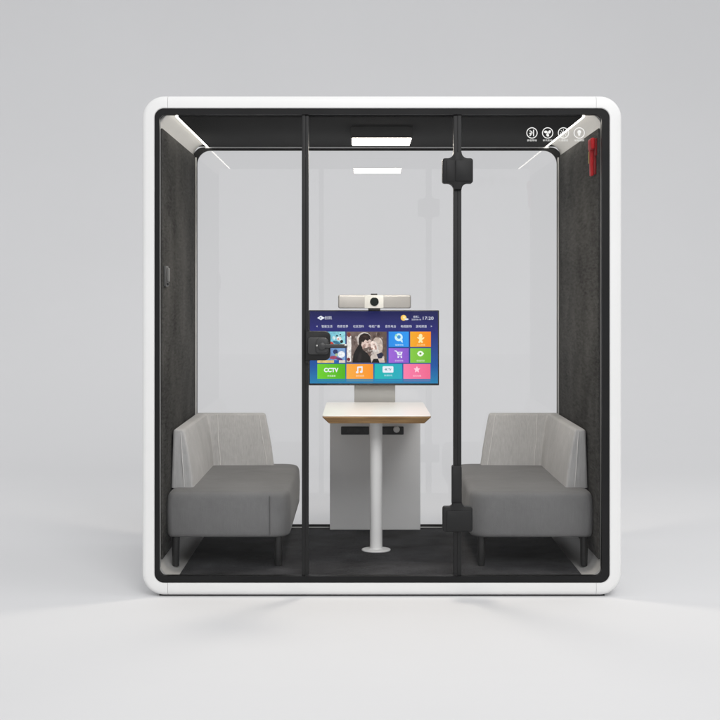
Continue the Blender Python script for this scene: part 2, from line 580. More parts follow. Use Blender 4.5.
# ---- glazed front: fixed panes, posts, door
GY0, GY1 = 0.026, 0.036
def px(x, d=6.95):
    return (x - 360.0) * d / 1511.0
def pz(y, d=6.95):
    return 1.381 + (296.0 - y) * d / 1511.0
ZB, ZT = 0.0955, 2.2135
PL0, PL1 = px(301.9), px(305.2)      # left post
DL0, DL1 = px(305.27), px(308.6)     # door stile at the lock
DR0, DR1 = px(453.4), px(457.2)      # door stile at the hinges
PR0, PR1 = px(457.27), px(461.3)     # right post
for x0, x1 in ((PL0, PL1), (PR0, PR1)):
    bm = NB()
    box(bm, x0, x1, 0.014, 0.049, ZB, ZT, 0.0006)
    obj('post', bm, M['black_soft'], pod)
for x0, x1 in ((-0.9205, PL0 + 0.001), (PR1 - 0.001, 1.110)):
    bm = NB()
    box(bm, x0, x1, GY0, GY1, ZB, ZT, 0.0)
    fp = obj('front_pane', bm, M['glass'], pod, smooth=0)
right_pane = fp
# door: two slim stiles and rails carry the pane
bm = NB()
box(bm, DL0, DL1, 0.0145, 0.0485, ZB + 0.004, ZT - 0.004, 0.0006)
box(bm, DR0, DR1, 0.0145, 0.0485, ZB + 0.004, ZT - 0.004, 0.0006)
door = obj('door', bm, M['black_soft'], pod)
bm = NB()
box(bm, DL1 - 0.001, DR0 + 0.001, GY0, GY1, ZB + 0.004, ZT - 0.004, 0.0)
obj('door_pane', bm, M['glass'], door, smooth=0)

def flare(cx, w_neck, w_box, z0, z1, neck_h, r=0.012, neck0=True, neck1=True):
    """outline of a clamp: box with concave shoulders running into the post above and below"""
    pts = []
    hw, hn = w_box / 2, w_neck / 2
    k = 7
    def corner(cxx, czz, a0, rr):
        return [(cxx + rr * math.cos(math.radians(a0 + 90 * i / k)), czz + rr * math.sin(math.radians(a0 + 90 * i / k))) for i in range(k + 1)]
    fr = neck_h
    pts += corner(cx + hw - r, z0 + r, -90, r)
    pts += corner(cx + hw - r, z1 - r, 0, r)
    if neck1:
        pts += [(cx + hn + fr - fr * math.sin(math.radians(90 * i / k)), z1 + fr - fr * math.cos(math.radians(90 * i / k))) for i in range(k + 1)]
        pts += [(cx - hn - fr + fr * math.cos(math.radians(90 * i / k)), z1 + fr - fr * math.sin(math.radians(90 * i / k))) for i in range(k + 1)]
    pts += corner(cx - hw + r, z1 - r, 90, r)
    pts += corner(cx - hw + r, z0 + r, 180, r)
    if neck0:
        pts += [(cx - hn - fr + fr * math.sin(math.radians(90 * i / k)), z0 - fr + fr * math.cos(math.radians(90 * i / k))) for i in range(k + 1)]
        pts += [(cx + hn + fr - fr * math.cos(math.radians(90 * i / k)), z0 - fr + fr * math.sin(math.radians(90 * i / k))) for i in range(k + 1)]
    return pts

# upper hinge clamp
hcx = px(457.4)
bm = NB()
slab_xz(bm, flare(hcx, PR1 - DR0, px(472.8) - px(442.3), pz(183.6), pz(158.6), 0.028), -0.004, 0.053, 0.003)
slab_xz(bm, rrect(px(446.0), px(454.6), pz(181.6), pz(160.6), 0.006), -0.0065, -0.0035, 0.001)
slab_xz(bm, rrect(px(455.2), px(471.0), pz(181.6), pz(160.6), 0.006), -0.0085, -0.0035, 0.002)
obj('hinge', bm, M['black_soft'], door)
# lower hinge clamp and the taller clip above it
bm = NB()
slab_xz(bm, flare(hcx, PR1 - DR0 + 0.006, px(472.6) - px(443.0), pz(531.2), pz(506.5), 0.018, neck0=False), -0.004, 0.053, 0.003)
slab_xz(bm, rrect(px(446.2), px(471.2), pz(530.2), pz(510.2), 0.008), -0.0085, -0.0035, 0.002)
slab_xz(bm, rrect(px(451.8), px(461.6), pz(505), pz(465.5), 0.008), 0.0085, 0.0515, 0.002)
obj('hinge', bm, M['black_soft'], door)
# lock case on the lock stile with lever
bm = NB()
lx0, lx1 = DL0 + 0.002, px(330.4)
fr = 0.016
pts = rrect(lx0, lx1, pz(360.2), pz(331.2), (0.026, 0.026, 0.004, 0.004), 8)
slab_xz(bm, pts, -0.006, 0.053, 0.004)
# shoulders that sweep back into the stile
for sg, z in ((1, pz(331.6)), (-1, pz(359.8))):
    sp = [(DL0 + 0.002, z - sg * 0.004), (DL1 + fr, z - sg * 0.004)] + \
         [(DL1 + fr - fr * math.sin(math.radians(90 * i / 6)), z + sg * (fr - fr * math.cos(math.radians(90 * i / 6)))) for i in range(7)] + [(DL0 + 0.002, z + sg * fr)]
    slab_xz(bm, sp, 0.000, 0.0515)
lock = obj('lock_case', bm, M['black_soft'], door)
bm = NB()
slab_xz(bm, rrect(px(308.3), px(329.2), pz(354.3), pz(337.0), (0.018, 0.026, 0.012, 0.012), 8), -0.014, -0.0055, 0.003)
slab_xz(bm, rrect(px(316.2), px(328.8), pz(352.6), pz(337.6), (0.018, 0.020, 0.022, 0.014), 8), -0.030, -0.0135, 0.004, 3)
slab_xz(bm, rrect(px(319.4), px(347.4), pz(347.6), pz(343.6), (0.007, 0.007, 0.007, 0.007), 6), -0.044, -0.029, 0.003, 3)
disc_y(bm, px(322.4), pz(345.6), [(0.012, -0.029), (0.016, -0.034), (0.016, -0.046), (0.013, -0.048)], 24)
lv = obj('handle', bm, M['handle'], door)
bm = NB()
disc_y(bm, px(317.3), pz(345.2), [(0.0044, -0.029), (0.0044, -0.0322), (0.0034, -0.0335)], 16)
obj('lock_cylinder', bm, M['steel_glint'], door)
bm = NB()
slab_xz(bm, rrect(px(344.6), px(346.9), pz(345.5), pz(344.0), 0.002, 4), -0.0452, -0.0438, 0.0004)
obj('handle_glint', bm, M['steel_glint'], door)  # bright chip standing in for the highlight at the lever's end

# printed pictograms on the right pane
IY = GY0 - 0.0008
def ring_flat(bm, cx, cz, r0, r1, n=40):
    o_ = [(cx + r1 * math.cos(2 * PI * k / n), cz + r1 * math.sin(2 * PI * k / n)) for k in range(n)]
    i_ = [(cx + r0 * math.cos(2 * PI * k / n), cz + r0 * math.sin(2 * PI * k / n)) for k in range(n)]
    ring_solid(bm, o_, i_, IY, IY + 0.0006)
def flat(bm, pts):
    slab_xz(bm, pts, IY, IY + 0.0006)
def circ(cx, cz, r, n=20, sx=1.0, sz=1.0, rot=0.0):
    out = []
    for k in range(n):
        a = 2 * PI * k / n
        x, z = r * sx * math.cos(a), r * sz * math.sin(a)
        out.append((cx + x * math.cos(rot) - z * math.sin(rot), cz + x * math.sin(rot) + z * math.cos(rot)))
    return out
def bar(x0, z0, x1, z1, w):
    dx, dz = x1 - x0, z1 - z0
    l = math.hypot(dx, dz)
    nx, nz = -dz / l * w / 2, dx / l * w / 2
    return [(x0 + nx, z0 + nz), (x0 - nx, z0 - nz), (x1 - nx, z1 - nz), (x1 + nx, z1 + nz)]
U = 6.95 / 1511
for k, (ix, word) in enumerate(((532.1, '静音降噪'), (547.8, '新风系统'), (563.6, '人体感应'), (579.4, '智能照明'))):
    cx, cz = px(ix), pz(132.8)
    bm = NB()
    ring_flat(bm, cx, cz, 4.75 * U, 5.6 * U)
    if k == 0:
        flat(bm, bar(cx + 1.6 * U, cz - 3.2 * U, cx + 1.6 * U, cz + 3.2 * U, 1.0 * U))
        flat(bm, bar(cx - 2.4 * U, cz + 2.2 * U, cx + 0.2 * U, cz + 1.2 * U, 0.9 * U))
        flat(bm, bar(cx - 2.6 * U, cz - 0.6 * U, cx + 0.6 * U, cz + 0.2 * U, 1.1 * U))
        flat(bm, bar(cx - 2.2 * U, cz - 2.8 * U, cx - 0.6 * U, cz - 1.2 * U, 1.2 * U))
    elif k == 1:
        for a in (90, 210, 330):
            t = math.radians(a + 60)
            flat(bm, circ(cx + 2.1 * U * math.cos(t), cz + 2.1 * U * math.sin(t), 1.55 * U, 18, 1.15, 0.85, t + 0.5))
        flat(bm, circ(cx, cz, 0.7 * U, 14))
    elif k == 2:
        for a in range(8):
            t = math.radians(45 * a)
            flat(bm, bar(cx + 2.4 * U * math.cos(t), cz + 2.4 * U * math.sin(t), cx + 3.6 * U * math.cos(t), cz + 3.6 * U * math.sin(t), 0.7 * U))
        ring_flat(bm, cx, cz, 1.0 * U, 1.7 * U, 20)
    else:
        flat(bm, circ(cx, cz + 0.9 * U, 1.9 * U, 22))
        flat(bm, [(cx - 0.9 * U, cz - 2.7 * U), (cx + 0.9 * U, cz - 2.7 * U), (cx + 1.3 * U, cz - 0.7 * U), (cx - 1.3 * U, cz - 0.7 * U)])
    add_text(bm, word, 0.0105, cx, pz(140.3), IY, width=9.6 * U)
    obj('pictogram', bm, M['print'], right_pane, smooth=0, recalc=False)

# ------------------------------------------------------------------ the two corner sofas
FLOOR = 0.094
def sofa(mir, label):
    """left hand corner sofa; mir mirrors it to the right wall"""
    wall = LX0 + 0.0105 if not mir else LX1 - 0.0105
    sg = -1 if mir else 1
    X = lambda v: wall + sg * v            # distance from the wall
    root = thing('corner_sofa', label, 'sofa', (X(0.29), 0.85, FLOOR), 'sofas facing each other in the booth')
    # seat block: outline in plan, big radius at the two aisle corners
    def plan(inset, z, grow=0.0):
        x0, x1, y0, y1 = 0.0 + inset, 0.582 - inset, 0.225 + inset, 1.452 - inset
        pts = rrect(x0, x1, y0, y1, (max(0.095 - inset, .02), max(0.10 - inset, .02), 0.02, 0.03), 10)
        return [(X(a), b, z) for a, b in pts]
    bm = NB()
    zb, zt = 0.236, 0.454
    loops = [plan(0.03, zb), plan(0.010, zb + 0.002), plan(0.003, zb + 0.010), plan(0.0, zb + 0.022)]
    loops += [plan(-0.002, zb + 0.08), plan(-0.003, zb + 0.13)]
    loops += [plan(0.0, zt - 0.032), plan(0.003, zt - 0.018), plan(0.010, zt - 0.007), plan(0.022, zt - 0.0015), plan(0.04, zt)]
    loft(bm, loops, caps=True)
    seat = obj('seat', bm, M['seat'], root, smooth=50)
    # stitched seams: one up the front where the corner panel starts, one round the top edge
    bm = NB()
    tube(bm, [(X(0.487), 0.2215 + (0 if t in (0, 1) else -0.002), zb + 0.012 + t * (zt - zb - 0.032)) for t in (0, .25, .5, .75, 1)], 0.0022)
    if mir:
        bm.free()
    else:
        obj('seam', bm, M['seat_seam'], seat)
    # backrest: one L of padding along the wall and the rear window, leaning slightly
    def lplan(bot):
        if bot:
            p = [(0.0, .385), (.108, .385), (.112, 1.335), (.443, 1.350), (.437, 1.450), (0.0, 1.450)]
        else:
            p = [(0.008, .400), (.062, .400), (.068, 1.385), (.393, 1.392), (.390, 1.446), (0.008, 1.446)]
        return p
    b = NB()
    zt2 = 0.735
    loops = []
    for t in (0.0, 0.35, 0.7, 1.0):
        puff = 0.006 * math.sin(PI * t)
        pa, pb = lplan(True), lplan(False)
        loops.append([(X(a[0] + (c[0] - a[0]) * t + (puff if i in (1, 2, 3) else 0)), a[1] + (c[1] - a[1]) * t - (puff if i in (2, 3) else 0), 0.452 + (zt2 - 0.452) * t)
                      for i, (a, c) in enumerate(zip(pa, pb))])
    loft(b, loops, caps=True)
    bmesh.ops.recalc_face_normals(b, faces=b.faces)
    es = []
    for e in b.edges:
        if len(e.link_faces) == 2 and e.calc_face_angle(0) > math.radians(30) and max(v.co.z for v in e.verts) > 0.46:
            es.append(e)
    bmesh.ops.bevel(b, geom=es, offset=0.014, segments=4, profile=0.5, affect='EDGES')
    back = obj('backrest', b, M['back'], root, smooth=50)
    def seam_pts(xb, xt, yb, yt, z1=0.728, w=0.0):
        return [(X(xb + (xt - xb) * t + w * math.sin(9 * t)), yb + (yt - yb) * t - 0.006 * math.sin(PI * t), 0.456 + (z1 - 0.456) * t) for t in [i / 8 for i in range(9)]]
    for args, kw in (((.150, .128, 1.3375, 1.3850), dict(w=0.002)), ((.405, .358, 1.3490, 1.3905), dict(w=0.001)), ((.064, .044, .3865, .4010), dict(z1=0.722))):
        bm = NB()
        tube(bm, seam_pts(*args, **kw), 0.0026, 6)
        obj('piping', bm, M['seam'], back)
    for lx, ly in ((.036, .275), (.525, .285), (.036, 1.395), (.505, 1.395)):
        bm = NB()
        lathe(bm, X(lx), ly, [(.0155, FLOOR), (.0165, FLOOR + .004), (.0195, .232), (.0195, zb + 0.001)], 20)
        obj('leg', bm, M['leg'], root)
    return root
sofa(False, 'grey corner sofa with pale backrest against the left felt wall, on the door handle side')
sofa(True, 'grey corner sofa with pale backrest against the right felt wall, under the red hammer')

# ------------------------------------------------------------------ table
TX = 0.0815
table = thing('meeting_table', 'narrow white topped table with wood edge on a round grey column', 'table', (TX, 0.71, FLOOR))
def tplan(ins, z):
    pts = rrect(TX - 0.2655 + ins, TX + 0.2655 - ins, 0.44 + ins, 1.372, (0.012, 0.012, 0.012, 0.012), 5)
    return [(a, b, z) for a, b in pts]
zt = 0.797
bm = NB()
loft(bm, [tplan(0.0, zt - 0.0035), tplan(0.0, zt - 0.001), tplan(0.001, zt)], caps=True)
top = obj('tabletop', bm, M['table_top'], table, smooth=30)
bm = NB()
loft(bm, [tplan(0.034, zt - 0.040), tplan(0.0305, zt - 0.040), tplan(0.0006, zt - 0.0090), tplan(0.0006, zt - 0.0037)], caps=True)
obj('wood_edge', bm, M['wood'], top, smooth=30)
bm = NB()
lathe(bm, TX, 0.71, [(0.0315, FLOOR + 0.009), (0.0315, zt - 0.047), ], 40)
leg = obj('leg', bm, M['grey_paint'], table, smooth=40)
bm = NB()
lathe(bm, TX, 0.71, [(0.070, FLOOR), (0.073, FLOOR + 0.002), (0.073, FLOOR + 0.006), (0.070, FLOOR + 0.009), (0.034, FLOOR + 0.0105), (0.032, FLOOR + 0.014)], 56)
obj('base_plate', bm, M['grey_paint'], leg, smooth=30)
bm = NB()
box(bm, TX - 0.16, TX + 0.16, 0.62, 0.80, zt - 0.0475, zt - 0.0405, 0.001)
obj('mounting_plate', bm, M['grey_paint'], table)

# ------------------------------------------------------------------ media cabinet carrying the screen
KX = 0.083
cab = thing('media_cabinet', 'grey floor cabinet under the table end with dark sockets and a screen pillar', 'cabinet', (KX, 1.40, FLOOR))
bm = NB()
box(bm, KX - 0.249, KX + 0.249, 1.385, 1.448, FLOOR, 0.752, 0.003)
body = obj('cabinet_body', bm, M['cabinet'], cab)
for a, b_ in ((341.0, 369.0), (382.0, 403.6)):
    x0, x1 = (a - 360) * 8.315 / 1511, (b_ - 360) * 8.315 / 1511
    z0, z1 = 1.381 + (296 - 434.6) * 8.315 / 1511, 1.381 + (296 - 426.4) * 8.315 / 1511
    bm = NB()
    slab_xz(bm, rrect(x0, x1, z0, z1, 0.004, 4), 1.379, 1.386, 0.0015)
    n = 4
    for k in range(n):
        cx = x0 + (x1 - x0) * (k + 0.5) / n
        slab_xz(bm, rrect(cx - 0.012, cx + 0.012, z0 + 0.010, z1 - 0.010, 0.003, 3), 1.3775, 1.3795, 0.0006)
        for dx in (-0.005, 0.005):
            box(bm, cx + dx - 0.0012, cx + dx + 0.0012, 1.3768, 1.378, z0 + 0.017, z1 - 0.017)
    obj('socket_strip', bm, M['socket'], cab)
bm = NB()
kx, kz = (396.6 - 360) * 8.27 / 1511, 1.381 + (296 - 429.6) * 8.27 / 1511
disc_y(bm, kx, kz, [(0.012, 1.380), (0.017, 1.372), (0.018, 1.350), (0.014, 1.345)], 24)
obj('plug', bm, M['grey_paint'], cab)
bm = NB()
box(bm, (354.3 - 360) * 8.33 / 1511, (395.2 - 360) * 8.33 / 1511, 1.395, 1.440, 0.7525, 1.19, 0.004)
obj('screen_pillar', bm, M['bracket'], cab)

# ------------------------------------------------------------------ television
q = 8.27 / 1511.0                           # metres per photo pixel at the screen's distance
TVX, TVZ = (373.85 - 360) * q, 1.381 + (296 - 347.8) * q
TY = 1.340                                  # front of the screen
tv = thing('television', 'wide flat screen showing a colourful tile menu with white lettering', 'television', (TVX, TY + 0.03, TVZ - 0.206))
bm = NB()
hx, hz = 65.2 * q, 37.6 * q
slab_xz(bm, rrect(TVX - hx, TVX + hx, TVZ - hz, TVZ + hz, 0.004, 4), TY, TY + 0.022, 0.0015)
box(bm, TVX - 0.24, TVX + 0.24, TY + 0.0215, TY + 0.044, TVZ - 0.15, TVZ + 0.12, 0.008)
obj('casing', bm, M['black_gloss'], tv)
bm = NB()
box(bm, TVX - 0.10, TVX + 0.10, TY + 0.0435, 1.3955, TVZ - 0.09, TVZ + 0.05, 0.004)
obj('wall_mount', bm, M['black'], tv)

# artwork shown on the display: flat sheets, every layer a third of a millimetre in front of the last
SM = []
SB = NB()
GRAIN = [0.0]
def sm(c0, c1=None, axis='X', a=0.0, b=1.0, st=1.0):
    SM.append(screen_mat('display_tone', rgb(*c0), rgb(*c1) if c1 else None, axis, a, b, st, GRAIN[0]))
    return len(SM) - 1
def P(x, y):
    return (TVX + (x - 373.85) * q, TVZ - (y - 347.8) * q)
def lx(x):                                  # object space x of a photo pixel column
    return (x - 373.85) * q
def lz(y):
    return 0.206 - (y - 347.8) * q
def layer(k):
    return TY - 0.0006 - 0.00034 * k
def poly(pts, k, mi):
    vs = [SB.verts.new((P(x, y)[0], layer(k), P(x, y)[1])) for x, y in pts]
    f = SB.faces.new(vs)
    f.material_index = mi
    f.normal_update()
    if f.normal.y > 0:
        f.normal_flip()
def rect(x0, x1, y0, y1, k, mi):
    poly([(x0, y0), (x1, y0), (x1, y1), (x0, y1)], k, mi)
def oval(cx, cy, rx, ry, k, mi, rot=0.0, n=22):
    c, s = math.cos(rot), math.sin(rot)
    pts = []
    for i in range(n):
        a = 2 * PI * i / n
        x, y = rx * math.cos(a), ry * math.sin(a)
        pts.append((cx + x * c - y * s, cy + x * s + y * c))
    poly(pts, k, mi)
def word(t, size_px, x, y, k, mi, bold=0.0, width=None):
    X, Z = P(x, y)
    add_text(SB, t, size_px * q, X, Z, layer(k), mi, bold * q, width=width * q if width else None)

# background: navy above to bright blue below, drawn as bands each with its own ramp
b1 = sm((17, 22, 78), (33, 34, 112), 'Z', lz(311.2), lz(330))
b2 = sm((33, 34, 112), (24, 84, 158), 'Z', lz(330), lz(366))
b3 = sm((24, 84, 158), (34, 128, 176), 'Z', lz(366), lz(383.6))
rect(309.9, 437.9, 311.1, 330, 0, b1)
rect(309.9, 437.9, 330, 366, 0, b2)
rect(309.9, 437.9, 366, 383.4, 0, b3)
wht = sm((236, 240, 250))
soft = sm((176, 184, 226))
# header
poly([(317.2, 317.9), (321.0, 315.6), (324.0, 317.9), (321.0, 320.2)], 1, wht)
poly([(319.2, 317.9), (321.0, 316.9), (322.6, 317.9), (321.0, 318.9)], 2, b1)
poly([(320.2, 317.9), (322.6, 316.6), (324.6, 317.9), (322.6, 319.2)], 3, wht)
word('创凯', 3.6, 328.2, 317.8, 1, wht, width=7.4)
oval(403.6, 317.8, 2.9, 2.9, 1, sm((250, 190, 70), (255, 224, 130), 'X', lx(400), lx(407)))
oval(404.0, 317.4, 1.1, 1.1, 2, sm((255, 236, 170)))
oval(406.6, 319.2, 2.0, 0.9, 3, sm((220, 226, 240)))
word('星期二', 2.3, 416.3, 316.7, 1, wht, width=6.0)
word('2020-06-16', 2.1, 416.3, 319.5, 1, wht, width=9.4)
word('17:20', 4.4, 428.2, 318.2, 1, wht, width=10.6)
for t, x in zip(('智能生活', '教育世界', '社区百科', '电视广播', '音乐电台', '电视剧场', '游戏频道'), (327, 342.7, 358.5, 374.4, 390.6, 406.3, 421.3)):
    word(t, 2.9, x, 326.3, 1, wht, width=10.8)
word('<', 3.0, 317.0, 326.3, 1, wht)
word('>', 3.0, 431.4, 326.3, 1, wht)

def tile(x0, x1, y0, y1, c0, c1):
    rect(x0, x1, y0, y1, 1, sm(c0, c1, 'X', lx(x0), lx(x1)))
tile(388.6, 408.8, 331.6, 346.9, (32, 140, 232), (40, 152, 240))
tile(410.2, 430.9, 331.6, 346.9, (244, 172, 34), (250, 138, 14))
tile(388.6, 408.8, 348.2, 362.8, (158, 100, 216), (136, 86, 202))
tile(410.2, 430.9, 348.2, 362.8, (134, 202, 66), (110, 186, 48))
tile(317.3, 345.3, 363.9, 378.9, (110, 208, 42), (78, 178, 18))
tile(346.4, 373.2, 363.9, 378.9, (248, 172, 66), (252, 148, 36))
tile(374.6, 402.2, 363.9, 378.9, (22, 184, 178), (34, 170, 192))
tile(403.4, 430.4, 363.9, 378.9, (250, 126, 170), (240, 104, 142))
# mirror shimmer below the lower row
for x0, x1, c in ((317.3, 345.3, (44, 140, 148)), (346.4, 373.2, (100, 146, 152)), (374.6, 402.2, (34, 150, 184)), (403.4, 430.4, (104, 120, 170))):
    rect(x0, x1, 379.5, 382.4, 1, sm(c, (30, 118, 174), 'Z', lz(379.3), lz(382.6)))
# tile glyphs
pale = sm((206, 240, 250)); sun = sm((255, 238, 176)); lil = sm((226, 208, 246)); mint = sm((240, 252, 232))
dk_or = sm((226, 150, 20)); dk_gr = sm((110, 160, 60)); blu = sm((60, 150, 214)); pk = sm((255, 206, 222)); ltor = sm((255, 236, 204)); tealk = sm((90, 140, 148))
oval(398.7, 337.3, 4.0, 3.9, 2, pale); oval(398.9, 337.0, 1.8, 1.8, 3, blu); oval(396.2, 335.4, 1.2, 1.2, 3, sm((150, 226, 190))); poly([(399.5, 340), (402.6, 340), (402.6, 343)], 2, pale)
oval(420.6, 336.0, 1.9, 2.2, 2, sun); oval(420.6, 339.6, 1.6, 2.6, 3, sun); oval(418.6, 338.0, 1.6, 0.8, 2, sun, 0.6); oval(422.9, 338.4, 1.7, 0.8, 2, sun, -0.7); oval(419.2, 342.0, 0.9, 1.0, 2, sun); oval(422.0, 342.0, 0.9, 1.0, 2, sun)
poly([(394.6, 350.4), (396.6, 350.6), (397.4, 351.8), (402.6, 351.8), (401.6, 355.0), (397.6, 355.0), (396.2, 351.6), (394.6, 351.2)], 2, wht)
rect(397.4, 402.2, 355.6, 356.2, 2, wht); oval(398.2, 357.2, 0.8, 0.8, 2, wht); oval(401.4, 357.2, 0.8, 0.8, 2, wht); rect(398.6, 401.0, 352.6, 353.4, 3, sm((120, 80, 190)))
poly([(416.9, 353.6), (418.6, 351.4), (420.4, 350.7), (422.2, 351.4), (424.1, 353.6), (422.2, 355.8), (420.4, 356.5), (418.6, 355.8)], 2, mint); oval(420.4, 353.6, 1.1, 1.1, 3, dk_gr)
word('CCTV', 5.6, 331.2, 370.0, 2, wht, bold=0.28, width=14.6)
poly([(357.4, 366.6), (362.6, 366.2), (362.6, 367.6), (358.6, 368.0)], 2, wht); rect(357.2, 358.4, 366.8, 372.0, 3, wht); rect(361.4, 362.6, 366.4, 371.4, 3, wht); oval(357.2, 372.3, 1.4, 1.1, 2, wht); oval(361.2, 371.8, 1.4, 1.1, 2, wht)
vsx = rrect(-5.4, 5.4, -3.2, 3.2, 1.0, 4)
poly([(388.0 + a, 369.4 - b) for a, b in vsx], 2, wht); word('4K TV', 3.0, 388.0, 369.4, 3, tealk, bold=0.1, width=6.8)
st = []
for i in range(10):
    r_ = 3.5 if i % 2 == 0 else 1.7
    a = PI / 2 + i * PI / 5
    st.append((416.9 + r_ * math.cos(a), 369.6 - r_ * math.sin(a)))
poly(st, 2, pk)
for t, x, y, mi in (('健康体检', 399.3, 344.9, pale), ('少儿天地', 420.9, 344.9, sun), ('商城购物', 399.0, 360.7, lil), ('在线问诊', 420.6, 360.7, mint),
                    ('央视直播', 331.4, 375.8, mint), ('音乐欣赏', 360.0, 375.8, ltor), ('高清影视', 388.2, 375.4, pale), ('我的收藏', 417.0, 375.8, pk)):
    word(t, 2.0, x, y, 2, mi, width=8.2)

GRAIN[0] = 0.36
# large still: a couple leaning together in the snow, dark coat and pale hood
rect(346.4, 386.7, 331.6, 362.8, 1, sm((120, 104, 98), (98, 80, 72), 'X', lx(346), lx(386)))
rnd = random.Random(3)
tones = [sm(c) for c in ((146, 130, 122), (92, 76, 70), (170, 158, 150), (110, 88, 80), (74, 58, 52), (188, 176, 170))]
for i in range(70):
    rx, ry = rnd.uniform(0.5, 1.7), rnd.uniform(0.6, 2.2)
    cx, cy = rnd.uniform(348.4, 384.9), rnd.uniform(334.0, 360.4)
    oval(cx, cy, rx, ry, 2 + (i % 4) * 0.25, tones[i % 6], rnd.uniform(-0.5, 0.5), 9)
rect(347.0, 351.2, 336.0, 361.6, 3.2, sm((240, 236, 232))); oval(348.9, 334.7, 1.7, 2.4, 3.3, sm((128, 66, 58))); oval(348.6, 359.4, 1.6, 1.8, 3.3, sm((120, 40, 46)))
fur = sm((220, 212, 206)); skin = sm((226, 200, 190)); hair = sm((36, 22, 20)); coat = sm((20, 17, 18)); hair2 = sm((58, 40, 36)); coat2 = sm((40, 34, 34)); skin2 = sm((240, 222, 212)); shade = sm((178, 146, 136))
oval(364.2, 338.8, 7.0, 6.6, 3.4, fur)                                   # snowy collar and hood rim behind the head
oval(365.8, 342.2, 5.0, 6.0, 3.6, skin, 0.35)
poly([(358.6, 342.4), (358.8, 338.0), (360.6, 334.8), (364.0, 333.2), (368.2, 333.8), (370.6, 336.6), (371.0, 340.2), (369.4, 339.4), (367.8, 341.0), (365.2, 339.6), (363.4, 342.4), (362.0, 341.6), (361.0, 346.0), (359.4, 345.0)], 3.8, hair)
oval(365.2, 336.6, 2.4, 1.0, 3.9, hair2, 0.3)
oval(367.6, 342.4, 1.3, 0.7, 3.9, shade, 0.2); oval(369.6, 345.4, 1.2, 1.7, 3.9, shade, -0.4); oval(364.0, 346.4, 1.4, 2.6, 3.9, shade, 0.5)
poly([(352.6, 362.6), (353.2, 355.0), (355.8, 349.4), (359.0, 344.6), (361.4, 345.4), (362.8, 349.8), (367.4, 353.2), (370.4, 357.4), (371.4, 362.6)], 4.0, coat)
poly([(357.0, 360.8), (359.6, 352.4), (361.4, 353.2), (360.6, 361.4)], 4.1, coat2)
oval(377.2, 345.6, 5.2, 8.2, 3.5, fur, 0.25)
oval(373.8, 345.6, 3.2, 4.8, 3.7, skin2, -0.25)
poly([(373.0, 340.4), (375.0, 337.6), (378.4, 337.4), (381.6, 340.6), (383.0, 347.0), (382.0, 352.8), (379.0, 354.0), (378.6, 347.0), (376.6, 342.4)], 3.9, sm((206, 190, 178)))
oval(374.0, 344.2, 1.2, 0.6, 4.0, shade); oval(372.2, 348.6, 1.0, 1.0, 4.0, shade); oval(375.6, 347.6, 1.0, 2.4, 4.0, shade, -0.3)
poly([(368.6, 362.6), (371.0, 355.6), (375.0, 352.2), (380.6, 353.0), (383.8, 357.0), (385.0, 362.6)], 3.75, sm((206, 194, 186)))
poly([(376.6, 354.4), (381.4, 352.2), (383.6, 354.6), (381.8, 358.0), (378.4, 358.6)], 4.2, sm((34, 36, 62)))
poly([(371.6, 362.6), (373.6, 358.8), (378.0, 358.6), (379.4, 362.6)], 4.2, coat)
oval(381.4, 360.2, 2.6, 1.5, 4.3, skin, -0.35)
GRAIN[0] = 0.3
# two small stills, generic: winter scene above, garden sky below
rect(317.3, 345.3, 331.6, 346.9, 1, sm((70, 170, 206), (150, 218, 226), 'X', lx(317), lx(345)))
for i, (cx, cy, rx, ry, c) in enumerate(((339.0, 338.6, 2.6, 2.2, (238, 240, 240)), (336.6, 342.6, 4.0, 1.6, (60, 120, 150)), (341.6, 341.6, 1.5, 1.7, (26, 28, 34)), (337.0, 335.8, 1.0, 0.8, (30, 32, 40)), (340.4, 334.6, 0.8, 0.7, (30, 32, 40)),
                                          (331.6, 343.4, 2.4, 1.6, (196, 62, 52)), (343.6, 344.8, 1.8, 1.5, (236, 240, 242)), (334.0, 337.8, 1.8, 1.6, (206, 232, 236)), (326.0, 339.6, 3.6, 3.2, (40, 140, 170)), (321.4, 342.0, 2.6, 3.0, (220, 236, 240)), (338.2, 339.0, 0.8, 0.9, (222, 150, 130)))):
    oval(cx, cy, rx, ry, 2 + i * 0.08, sm(c), 0.3 * (i % 3), 12)
rect(317.3, 345.3, 348.2, 362.8, 1, sm((84, 134, 200), (128, 166, 214), 'X', lx(317), lx(345)))
for i, (cx, cy, rx, ry, c) in enumerate(((341.4, 354.4, 3.6, 3.4, (238, 242, 248)), (335.4, 351.8, 2.4, 2.4, (42, 56, 108)), (336.4, 354.8, 1.4, 1.6, (170, 190, 150)), (333.6, 357.6, 4.0, 1.8, (164, 66, 96)), (339.0, 359.0, 3.8, 1.4, (98, 58, 120)), (324.0, 354.0, 3.6, 2.2, (232, 238, 246)))):
    oval(cx, cy, rx, ry, 2 + i * 0.1, sm(c), 0.25 * (i % 3), 14)
rect(317.3, 334.0, 360.2, 362.8, 3, sm((226, 196, 120))); rect(334.0, 339.0, 360.2, 362.8, 3, sm((36, 96, 180))); rect(339.0, 345.3, 360.2, 362.8, 3, sm((232, 218, 208)))
obj('screen', SB, SM, tv, smooth=0, recalc=False)

